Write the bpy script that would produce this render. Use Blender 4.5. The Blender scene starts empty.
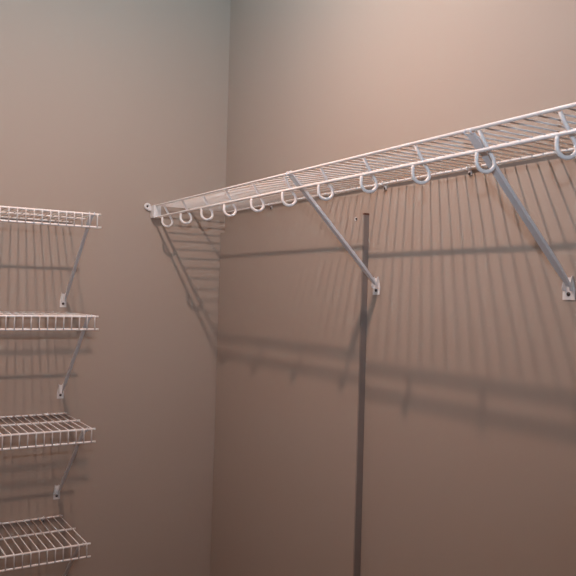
import bpy, bmesh, math, random
from mathutils import Vector, Matrix
random.seed(4)
S = bpy.context.scene
LAMP = (12.2, (1, .31, .01))
SPILL = (48, (.68, .82, 1))
GLOBE = (27.5, (.53, .85, 1))
WORLD = (.02, (.7, .8, 1))
C = S.collection

# ------------------------------------------------------------------ materials
def mat(name, col, rough=.5, metal=0, bump=0, bscale=200, var=0, vscale=3, spec=.5):
    m = bpy.data.materials.new(name); m.use_nodes = True
    nt = m.node_tree; b = nt.nodes['Principled BSDF']
    b.inputs['Base Color'].default_value = (*col, 1)
    b.inputs['Roughness'].default_value = rough
    b.inputs['Metallic'].default_value = metal
    b.inputs['Specular IOR Level'].default_value = spec
    tc = nt.nodes.new('ShaderNodeTexCoord')
    if var:
        n = nt.nodes.new('ShaderNodeTexNoise'); n.inputs['Scale'].default_value = vscale
        n.inputs['Detail'].default_value = 4
        mp = nt.nodes.new('ShaderNodeMapRange')
        mp.inputs['To Min'].default_value = 1-var; mp.inputs['To Max'].default_value = 1+var
        mx = nt.nodes.new('ShaderNodeVectorMath'); mx.operation = 'SCALE'
        mx.inputs[0].default_value = col
        nt.links.new(tc.outputs['Object'], n.inputs['Vector'])
        nt.links.new(n.outputs['Fac'], mp.inputs['Value'])
        nt.links.new(mp.outputs['Result'], mx.inputs['Scale'])
        nt.links.new(mx.outputs['Vector'], b.inputs['Base Color'])
    if bump:
        n = nt.nodes.new('ShaderNodeTexNoise'); n.inputs['Scale'].default_value = bscale
        n.inputs['Detail'].default_value = 3
        bp = nt.nodes.new('ShaderNodeBump'); bp.inputs['Strength'].default_value = bump
        bp.inputs['Distance'].default_value = .002
        nt.links.new(tc.outputs['Object'], n.inputs['Vector'])
        nt.links.new(n.outputs['Fac'], bp.inputs['Height'])
        nt.links.new(bp.outputs['Normal'], b.inputs['Normal'])
    return m
WALL = mat('beige_wall_paint', (.435, .347, .289), .75, bump=.05, bscale=180, var=.012, spec=.25)
CEIL = mat('ceiling_paint', (.70, .72, .76), .9, bump=.2, bscale=120)
FLOOR = mat('carpet', (.20, .165, .14), .95, bump=.5, bscale=400, var=.15, vscale=90)
WIRE = mat('white_vinyl_coating', (.90, .86, .84), .32, var=.03, vscale=30)
ZINC = mat('painted_brace_steel', (.78, .78, .80), .4, var=.04, vscale=40)
PLATE = mat('white_painted_plate', (.80, .76, .74), .45, var=.03, vscale=60)
PLASTIC = mat('white_plastic', (.80, .78, .77), .4, var=.02, vscale=60)
SCREW = mat('dark_screw_steel', (.10, .075, .065), .35, metal=.6, var=.1, vscale=200)
SLOT = mat('screw_slot', (.02, .016, .014), .7, var=.1, vscale=200)
STRIP = mat('grey_brown_strip', (.29, .24, .215), .7, var=.05, vscale=14, spec=.2)  # panel-edge strip: one even grey-brown, darker than the wall colour
RAW = mat('raw_brown_end', (.16, .07, .045), .8, var=.1, vscale=120)
CASING = mat('white_casing_paint', (.7, .68, .66), .5, var=.02)
METAL = mat('lamp_metal', (.6, .6, .6), .4, metal=.5, var=.02)

# ------------------------------------------------------------------ mesh helpers
def tube(bm, pts, r, seg=8, cap=True):
    pts = [Vector(p) for p in pts]; n = len(pts); rings = []
    t0 = (pts[1]-pts[0]).normalized()
    ref = Vector((0, 0, 1)) if abs(t0.z) < .9 else Vector((0, 1, 0))
    nrm = (ref - t0*ref.dot(t0)).normalized()
    for i, p in enumerate(pts):
        if i == 0: t = t0
        elif i == n-1: t = (pts[-1]-pts[-2]).normalized()
        else: t = ((pts[i+1]-p).normalized()+(p-pts[i-1]).normalized()).normalized()
        nrm = (nrm - t*nrm.dot(t)).normalized(); bn = t.cross(nrm)
        rings.append([bm.verts.new(p+(nrm*math.cos(a)+bn*math.sin(a))*r)
                      for a in (2*math.pi*k/seg for k in range(seg))])
    for a, b in zip(rings, rings[1:]):
        for k in range(seg):
            f = bm.faces.new((a[k], a[(k+1) % seg], b[(k+1) % seg], b[k])); f.smooth = True
    if cap:
        bm.faces.new(rings[0][::-1]); bm.faces.new(rings[-1])

def box(bm, lo, hi, bevel=0):
    vs = [bm.verts.new((x, y, z)) for x in (lo[0], hi[0]) for y in (lo[1], hi[1]) for z in (lo[2], hi[2])]
    fs = [bm.faces.new([vs[i] for i in q]) for q in
          ((0, 1, 3, 2), (4, 6, 7, 5), (0, 4, 5, 1), (2, 3, 7, 6), (0, 2, 6, 4), (1, 5, 7, 3))]
    if bevel:
        es = list({e for f in fs for e in f.edges})
        bmesh.ops.bevel(bm, geom=es, offset=bevel, segments=2, affect='EDGES', profile=.6)

def prism(bm, poly, axis, a, b):
    """extrude a 2D outline along an axis: poly in the remaining two coordinates"""
    def P(u, v, w):
        return {0: (w, u, v), 1: (u, w, v), 2: (u, v, w)}[axis]
    A = [bm.verts.new(P(u, v, a)) for u, v in poly]; B = [bm.verts.new(P(u, v, b)) for u, v in poly]
    bm.faces.new(A); bm.faces.new(B[::-1])
    for k in range(len(A)):
        bm.faces.new((A[k], B[k], B[(k+1) % len(A)], A[(k+1) % len(A)]))
    bmesh.ops.recalc_face_normals(bm, faces=bm.faces[:])

def disc(bm, c, n, r, h, seg=20, dome=0):
    """a short cylinder from c along n, optionally domed"""
    n = Vector(n).normalized(); c = Vector(c)
    ref = Vector((0, 0, 1)) if abs(n.z) < .9 else Vector((1, 0, 0))
    u = n.cross(ref).normalized(); v = n.cross(u)
    prof = [(r, 0), (r, h)] + ([(r*math.cos(t), h+dome*math.sin(t)) for t in (.5, .9, 1.25)] if dome else [])
    rings = [[bm.verts.new(c+n*hh+(u*math.cos(a)+v*math.sin(a))*rr) for a in (2*math.pi*k/seg for k in range(seg))] for rr, hh in prof]
    for a, b in zip(rings, rings[1:]):
        for k in range(seg):
            bm.faces.new((a[k], a[(k+1) % seg], b[(k+1) % seg], b[k]))
    bm.faces.new(rings[0][::-1]); bm.faces.new(rings[-1])
    bmesh.ops.recalc_face_normals(bm, faces=bm.faces[:])

def ring(bm, c, n, r, rt, seg=20, ts=8):
    n = Vector(n).normalized(); c = Vector(c)
    ref = Vector((0, 0, 1)) if abs(n.z) < .9 else Vector((1, 0, 0))
    u = n.cross(ref).normalized(); v = n.cross(u); R = []
    for k in range(seg):
        a = 2*math.pi*k/seg; d = u*math.cos(a)+v*math.sin(a)
        R.append([bm.verts.new(c+d*(r+rt*math.cos(b))+n*rt*math.sin(b)) for b in (2*math.pi*j/ts for j in range(ts))])
    for k in range(seg):
        for j in range(ts):
            f = bm.faces.new((R[k][j], R[(k+1) % seg][j], R[(k+1) % seg][(j+1) % ts], R[k][(j+1) % ts])); f.smooth = True
    bmesh.ops.recalc_face_normals(bm, faces=bm.faces[:])

def obj(name, bm, m, parent=None, loc=(0, 0, 0)):
    me = bpy.data.meshes.new(name); bm.to_mesh(me); bm.free(); me.materials.append(m)
    o = bpy.data.objects.new(name, me); C.objects.link(o); o.location = loc
    if parent: o.parent = parent
    return o
def tag(o, label, cat, group=None):
    o['label'] = label; o['category'] = cat
    if group: o['group'] = group
    return o
def thing(name, label, cat, loc=(0, 0, 0), group=None):
    o = bpy.data.objects.new(name, None); C.objects.link(o); o.location = loc
    o.empty_display_size = .05
    return tag(o, label, cat, group)
def copy_tree(o, parent=None, kids=None):
    c = o.copy(); C.objects.link(c)
    if parent: c.parent = parent
    for ch in list(o.children): copy_tree(ch, c)
    return c
def struct(name, bm, m, label=None, cat=None):
    o = obj(name, bm, m); o['kind'] = 'structure'
    o['label'] = label; o['category'] = cat
    return o
NB = bmesh.new

# ------------------------------------------------------------------ the closet shell (x<0, y<0 inside)
X0, Y0, ZC = -1.75, -3.30, 2.68
bm = NB(); box(bm, (X0-.1, 0, 0), (.1, .1, ZC)); struct('wall_back', bm, WALL, 'beige wall behind the four short shelves, left of the corner', 'wall')
bm = NB(); box(bm, (0, Y0-.12, 0), (.1, 0, ZC)); struct('wall_right', bm, WALL, 'beige wall carrying the long shelf, right of the corner', 'wall')
bm = NB(); box(bm, (X0-.1, Y0-.12, 0), (X0, 0, ZC)); struct('wall_left', bm, WALL, 'beige closet wall on the left, outside the frame', 'wall')
bm = NB()
box(bm, (X0, Y0-.12, 0), (-1.64, Y0, ZC)); box(bm, (-.80, Y0-.12, 0), (0, Y0, ZC)); box(bm, (-1.64, Y0-.12, 2.05), (-.80, Y0, ZC))
struct('wall_front', bm, WALL, 'beige closet wall with the door opening', 'wall')
bm = NB(); box(bm, (X0-.1, Y0-1.2, -.1), (.1, .1, 0)); struct('floor', bm, FLOOR, 'brown carpeted closet floor', 'floor')
bm = NB(); box(bm, (X0-.1, Y0-.12, ZC), (.1, .1, ZC+.1)); struct('ceiling', bm, CEIL, 'pale closet ceiling', 'ceiling')
bm = NB(); box(bm, (-1.70, Y0+.0005, 0), (-1.64, Y0+.012, 2.11)); box(bm, (-.80, Y0+.0005, 0), (-.74, Y0+.012, 2.11)); box(bm, (-1.64, Y0+.0005, 2.05), (-.80, Y0+.012, 2.11))
struct('trim_2', bm, CASING, 'white casing around the door opening', 'trim')

# raised panel low on the right-hand wall, from the corner to the narrow strip
E_T, E_B, YP = .0185, .026, -.931
bm = NB()
vs = []
for y in (-.0045, YP):
    vs.append([bm.verts.new(p) for p in ((-.0005, y, .001), (-E_B, y, .001), (-E_T, y, 1.668), (-.0005, y, 1.668))])
a, b = vs
bm.faces.new(a); bm.faces.new(b[::-1])
for k in range(4): bm.faces.new((a[k], b[k], b[(k+1) % 4], a[(k+1) % 4]))
bmesh.ops.recalc_face_normals(bm, faces=bm.faces[:])
struct('trim_1', bm, WALL, 'beige raised panel on the wall between the corner and the narrow strip', 'panel')

t = thing('edge_strip', 'narrow grey-brown vertical strip running down the right wall below the long shelf', 'strip', (0, YP-.003, 0))
bm = NB()
vs = []
for y in (.0028, -.003):
    vs.append([bm.verts.new(p) for p in ((-.0006, y, .002), (-E_B-.0006, y, .002), (-E_T-.0006, y, 1.666), (-.0006, y, 1.666))])
a, b = vs
bm.faces.new(a); bm.faces.new(b[::-1])
for k in range(4): bm.faces.new((a[k], b[k], b[(k+1) % 4], a[(k+1) % 4]))
bmesh.ops.recalc_face_normals(bm, faces=bm.faces[:])
obj('strip_body', bm, STRIP, t)
bm = NB(); box(bm, (-E_T-.0015, -.0036, 1.666), (-.0006, .0032, 1.672), .0008)
o = obj('end_cap', bm, RAW, t); o['label'] = 'dark reddish brown cut end'

# ------------------------------------------------------------------ long shelf on the right-hand wall
D, H, L = .305, 1.75, .044
YE = -2.30
RR, RW = .0038, .0019
HOOK_Y = [-.101, -.269, -.438, -.6025, -.776, -.950, -1.1235, -1.298, -1.4745, -1.6535, -1.8345]
def bow(y):      # the front edge lifts a little between its braces
    pts = [(0, 0), (-.6, 0), (-.975, .000), (-1.30, .0), (-1.60, 0), (-1.9, 0), (-2.4, 0)]
    for (y0, z0), (y1, z1) in zip(pts, pts[1:]):
        if y1 <= y <= y0:
            t = (y0-y)/(y0-y1); t = t*t*(3-2*t); return z0+(z1-z0)*t
    return 0
def rail_pts(x, z, k=1):
    ys = [-.012-i*(abs(YE)-.012)/60 for i in range(61)]
    return [(x, y, z+k*bow(y)) for y in ys]
sh = thing('wire_shelf', 'long white wire shelf with rod hooks along the right-hand wall', 'shelf', (0, 0, 0))
bm = NB(); tube(bm, rail_pts(-D, H), RR, 10); obj('front_rail', bm, WIRE, sh)
bm = NB(); tube(bm, rail_pts(-D, H-L), RR, 10); obj('lower_front_rail', bm, WIRE, sh)
bm = NB(); tube(bm, rail_pts(-D/2, H-.0003, .5), RR, 10); obj('middle_rail', bm, WIRE, sh)
bm = NB(); tube(bm, rail_pts(-.0075, H, 0), .0032, 10); obj('back_rail', bm, WIRE, sh)
bm = NB(); y = -.022; PITCH = .0308
while y > YE+.01:
    tube(bm, [(-.005, y, H+RR*.9), (-D/2, y, H+RR*.8), (-D+.0005, y, H+RR*.55+bow(y))], RW, 6)
    y -= PITCH
obj('deck_wires', bm, WIRE, sh)
def hook_bm(r=.0041):
    bm = NB()
    R = .0188; zc = -L-.0190; xf = -.0015
    pts = [(.003, 0, -RR-.001), (.012, 0, -.022), (.024, 0, -.042), (.0335, 0, -.056)]
    for k in range(1, 13):
        a = -math.pi*k/12
        pts.append((xf+R+R*math.cos(a), 0, zc+R*math.sin(a)))
    pts += [(xf, 0, -L-.008), (xf+.001, 0, -L-RR)]
    tube(bm, pts, r, 8)
    return bm
hb = hook_bm(); hk = obj('rod_hook', hb, WIRE, sh, (-D, HOOK_Y[0], H)); hk.rotation_euler = (0, 0, math.radians(-20))
for y in HOOK_Y[1:]+[HOOK_Y[-1]-.172]:
    c = hk.copy(); C.objects.link(c); c.parent = sh; c.location = (-D, y, H+bow(y))

# ------------------------------------------------------------------ braces
def make_brace(depth, drop, label, group, w=.0155, pw=.0155, tx=0):
    """wall at u=0, front rail at u=depth; local frame: -y is towards the room, z up, origin at the screw"""
    t = thing('shelf_brace', label, 'brace', (0, 0, 0), group)
    top = Vector((tx, -depth+.002, drop-.004)); bot = Vector((.006, -.011, .010))
    d = (top-bot).normalized(); n = Vector((0, d.z, -d.y))       # across the strut, in the brace's plane
    if n.z > 0: n = -n
    # strut: a shallow U channel, its web facing down and out
    bm = NB()
    def sect(p, ww, h):
        s = Vector((1, 0, 0)); th = .0013
        prof = [(-ww/2, h), (-ww/2, 0), (ww/2, 0), (ww/2, h), (ww/2-th, h), (ww/2-th, th), (-ww/2+th, th), (-ww/2+th, h)]
        return [bm.verts.new(p+s*a-n*b) for a, b in prof]
    Ltot = (top-bot).length
    secs = [(0, w*.6, .004), (.07, w*.8, .007), (.15, w, .008), (.86, w, .008), (.90, w*1.25, .007), (1, w*1.35, .003)]
    rs = [sect(bot+d*Ltot*k, a, h) for k, a, h in secs]
    for a, b in zip(rs, rs[1:]):
        for k in range(8): bm.faces.new((a[k], a[(k+1) % 8], b[(k+1) % 8], b[k]))
    bm.faces.new(rs[0][::-1]); bm.faces.new(rs[-1])
    bmesh.ops.recalc_face_normals(bm, faces=bm.faces[:])
    obj('strut', bm, ZINC, t)
    # wall plate: flat foot with a tapered ear rising beside the strut
    bm = NB()
    prism(bm, [(-pw, -.018), (pw, -.018), (pw, .004), (pw*.55, .030), (-pw*.55, .030), (-pw, .004)], 1, -.0024, -.0006)
    for sx in (-pw*.63, pw*.63-.0015):
        prism(bm, [(-.002, .001), (-.002, .034), (-.006, .032), (-.0135, .008), (-.011, .001)], 0, sx, sx+.0015)
    o = obj('wall_plate', bm, PLATE, t); o['label'] = 'small white foot screwed to the wall'
    bm = NB(); disc(bm, (0, -.0024, -.0055), (0, -1, 0), .0045, .0012, 16, .0018)
    s = obj('screw', bm, SCREW, o); s['label'] = 'dark screw head'
    # hook ends gripping the front rail
    bm = NB()
    for sx in (tx-.008, tx+.008):
        pts = []
        for k in range(10):
            a = math.radians(-60+k*30)
            pts.append((sx, -depth+.0052*math.sin(a)*-1, drop+.0052*math.cos(a)))
        tube(bm, pts, .0016, 6)
    obj('rail_clip', bm, ZINC, t)
    return t
G1 = 'diagonal braces under the long shelf'
bR = make_brace(D, .298, 'grey diagonal brace of the long shelf, footed beside the vertical strip', G1)
# local -y (room side) must become world -x: rotate -90 deg about z
bR.rotation_euler = (0, 0, -math.pi/2); bR.location = (0, -.980, H-.298)
b2 = copy_tree(bR); b2.location = (0, -1.631, H-.301)
b2['label'] = 'nearest grey diagonal brace of the long shelf, footed at the right edge'
# ------------------------------------------------------------------ wall clips of the long shelf
def make_clip(label, group):
    t = thing('wall_clip', label, 'clip', (0, 0, 0), group)
    bm = NB()
    pts = [(0, -.0078+.0058*math.cos(a), .0058*math.sin(a)) for a in (math.radians(10+k*25) for k in range(10))]
    tube(bm, pts, .0018, 6)
    box(bm, (-.004, -.004, -.014), (.004, -.0006, -.004), .0005)
    obj('clip_body', bm, PLASTIC, t)
    bm = NB(); disc(bm, (0, -.004, -.011), (0, -1, 0), .0032, .0008, 12, .001)
    o = obj('screw', bm, SCREW, t); o['label'] = 'dark nail head'
    return t
G2 = 'wall clips along the back of the long shelf'
c0 = make_clip('white wall clip holding the long shelf, leftmost, near the corner', G2)
c0.rotation_euler = (0, 0, -math.pi/2); c0.location = (0, -.372, H); c0.scale = (1.25, 1.1, 1.25)
for y, l in ((-1.01, 'white wall clip holding the long shelf, right of the strip top'),
             (-1.338, 'white wall clip holding the long shelf, under the nearest brace top')):
    c = copy_tree(c0); c.location = (0, y, H); c['label'] = l

# end bracket on the back wall
t = thing('end_bracket', 'white plastic bracket holding the far end of the long shelf', 'bracket', (-D, 0, H))
bm = NB()
box(bm, (-.010, -.034, -.046), (.020, -.0006, .002), .0025)
box(bm, (.001, -.038, -.042), (.007, -.030, -.001), .001)
obj('bracket_body', bm, PLASTIC, t)
bm = NB(); ring(bm, (-.024, -.006, -.003), (0, 1, 0), .0088, .0048); box(bm, (-.022, -.010, -.018), (-.009, -.0006, -.004), .001)
obj('screw_ear', bm, PLASTIC, t)
bm = NB(); disc(bm, (-.024, -.0012, -.003), (0, -1, 0), .005, .002, 14)
o = obj('screw', bm, SCREW, t); o['label'] = 'dark screw inside the round ear'

# two loose screws in the panel
def wall_screw(label, y, z, x, anchor=True):
    t = thing('wall_screw', label, 'screw', (x, y, z))
    bm = NB(); disc(bm, (0, 0, 0), (-1, 0, 0), .0062 if anchor else .004, .001, 16)
    o = obj('wall_anchor', bm, PLASTIC if anchor else SCREW, t)
    bm = NB(); disc(bm, (-.001, -.0035 if anchor else 0, 0), (-1, 0, 0), .0036, .001, 14, .0018)
    obj('screw_head', bm, SCREW, t)
wall_screw('dark screw in a pale anchor just left of the strip top', -.897, 1.657, -E_T)
wall_screw('small dark screw in the corner below the long shelf', -.012, 1.668, -.0006, False)

# ------------------------------------------------------------------ short shelves on the back wall
D2, L2 = .3373, .0407
XE = -.6084
def make_short(label, group):
    t = thing('wire_shelf', label, 'shelf', (0, 0, 0), group)
    xl = X0+.012-XE
    xs = [0+(xl)*k/40 for k in range(41)]
    for n, y, z in (('front_rail', -D2, 0), ('lower_front_rail', -D2, -L2), ('middle_rail', -D2*.5, 0), ('back_rail', -.0075, 0)):
        bm = NB(); e = 0 if n != 'lower_front_rail' else .002
        tube(bm, [(e, y, z)]+[(x, y, z) for x in xs[1:]], .0035, 8); obj(n, bm, WIRE, t)
    bm = NB(); x = -.0121
    while x > xl+.01:
        zt = .0025
        tube(bm, [(x, -.005, zt), (x, -D2*.5, zt), (x, -D2+.001, zt), (x, -D2-.0025, .001), (x, -D2-.0030, -.005), (x, -D2-.0030, -L2-.001)], .0020, 6)
        x -= .02435
    obj('deck_wires', bm, WIRE, t)
    return t
G3 = 'short white wire shelves on the back wall'
ZS = [1.6664, 1.3426, .9865, .6245]; DX = [-.001, 0, 0, -.005]
LAB = ['short white wire shelf on the left, topmost of the four',
       'short white wire shelf on the left, second from the top, seen edge-on',
       'short white wire shelf on the left, third down, seen from above',
       'short white wire shelf on the left, lowest, near the bottom edge']
s0 = make_short(LAB[0], G3)
shelves = [s0]+[copy_tree(s0) for _ in range(3)]
for o, z, dx, l in zip(shelves, ZS, DX, LAB): o.location = (XE+dx, 0, z); o['label'] = l
G4 = 'braces under the short shelves'
BL = ['slim grey brace under the topmost short shelf', 'slim grey brace under the second short shelf',
      'slim grey brace under the third short shelf', None]
lb0 = make_brace(D2, .285, BL[0], G4, w=.0092, pw=.0115, tx=-.007)
lbs = [lb0]+[copy_tree(lb0) for _ in range(3)]
BL[3] = 'slim grey brace under the lowest short shelf, foot below the frame'
for o, z, l, x in zip(lbs, ZS, BL, (-.632, -.632, -.635, -.638)): o.location = (x, 0, z-.285); o['label'] = l
G5 = 'wall clips behind the short shelves'
CL = ['tiny wall clip behind the topmost short shelf', 'tiny wall clip behind the second short shelf',
      'tiny wall clip on the back rail of the third short shelf', 'tiny wall clip on the back rail of the lowest short shelf']
l0 = make_clip(CL[0], G5); lcs = [l0]+[copy_tree(l0) for _ in range(3)]
for o, z, l, x in zip(lcs, ZS, CL, (-.667, -.668, -.676, -.680)): o.location = (x, 0, z); o['label'] = l

# ------------------------------------------------------------------ ceiling lamp (above the frame)
LX, LY, LZ = -.812, -1.145, 2.632
t = thing('ceiling_lamp', 'small round closet lamp on the ceiling, above the frame', 'lamp', (LX, LY, ZC))
bm = NB(); disc(bm, (0, 0, -.0003), (0, 0, -1), .06, .0055, 32); obj('lamp_base', bm, METAL, t)
ld = bpy.data.lights.new('lamp_light', 'AREA'); ld.shape = 'DISK'; ld.size = .048
ld.energy = LAMP[0]; ld.color = LAMP[1]
lo = bpy.data.objects.new('lamp_light', ld); C.objects.link(lo); lo.location = (LX, LY, LZ)
gd = bpy.data.lights.new('lamp_globe_light', 'POINT'); gd.shadow_soft_size = .022
gd.energy = GLOBE[0]; gd.color = GLOBE[1]
go = bpy.data.objects.new('lamp_globe_light', gd); C.objects.link(go); go.location = (LX, LY, LZ)
# the photographer's flash, just above the camera
FLASH = Vector((-1.30, -2.66, 1.635))
fd = bpy.data.lights.new('flash_spill', 'SPOT'); fd.spot_size = math.radians(135); fd.spot_blend = 1; fd.shadow_soft_size = .012
fd.energy = SPILL[0]; fd.color = SPILL[1]
fo = bpy.data.objects.new('flash_spill', fd); C.objects.link(fo); fo.location = FLASH
fo.rotation_euler = Vector((.25, 1, .50)).to_track_quat('-Z', 'Y').to_euler()

w = bpy.data.worlds.new('hall_daylight'); S.world = w; w.use_nodes = True
bg = w.node_tree.nodes['Background']; bg.inputs['Color'].default_value = (*WORLD[1], 1); bg.inputs['Strength'].default_value = WORLD[0]

# ------------------------------------------------------------------ camera
cd = bpy.data.cameras.new('camera'); co = bpy.data.objects.new('camera', cd); C.objects.link(co)
R = Vector((0.85000227, -0.52614418, 0.0258543)); U = Vector((-0.02752497, 0.0046526, 0.99961029)); F = Vector((0.52605943, 0.85038265, 0.01052739))
M = Matrix.Identity(4)
for i in range(3): M[i][0] = R[i]; M[i][1] = U[i]; M[i][2] = -F[i]
M.translation = Vector((-1.33287, -2.64939, 1.42451)); co.matrix_world = M
cd.sensor_width = 36; cd.lens = 737.97/576*36; cd.clip_start = .02
S.camera = co
v = S.view_settings; v.view_transform = 'Standard'; v.look = 'None'; v.gamma = 1; v.exposure = 0
v.use_curve_mapping = False
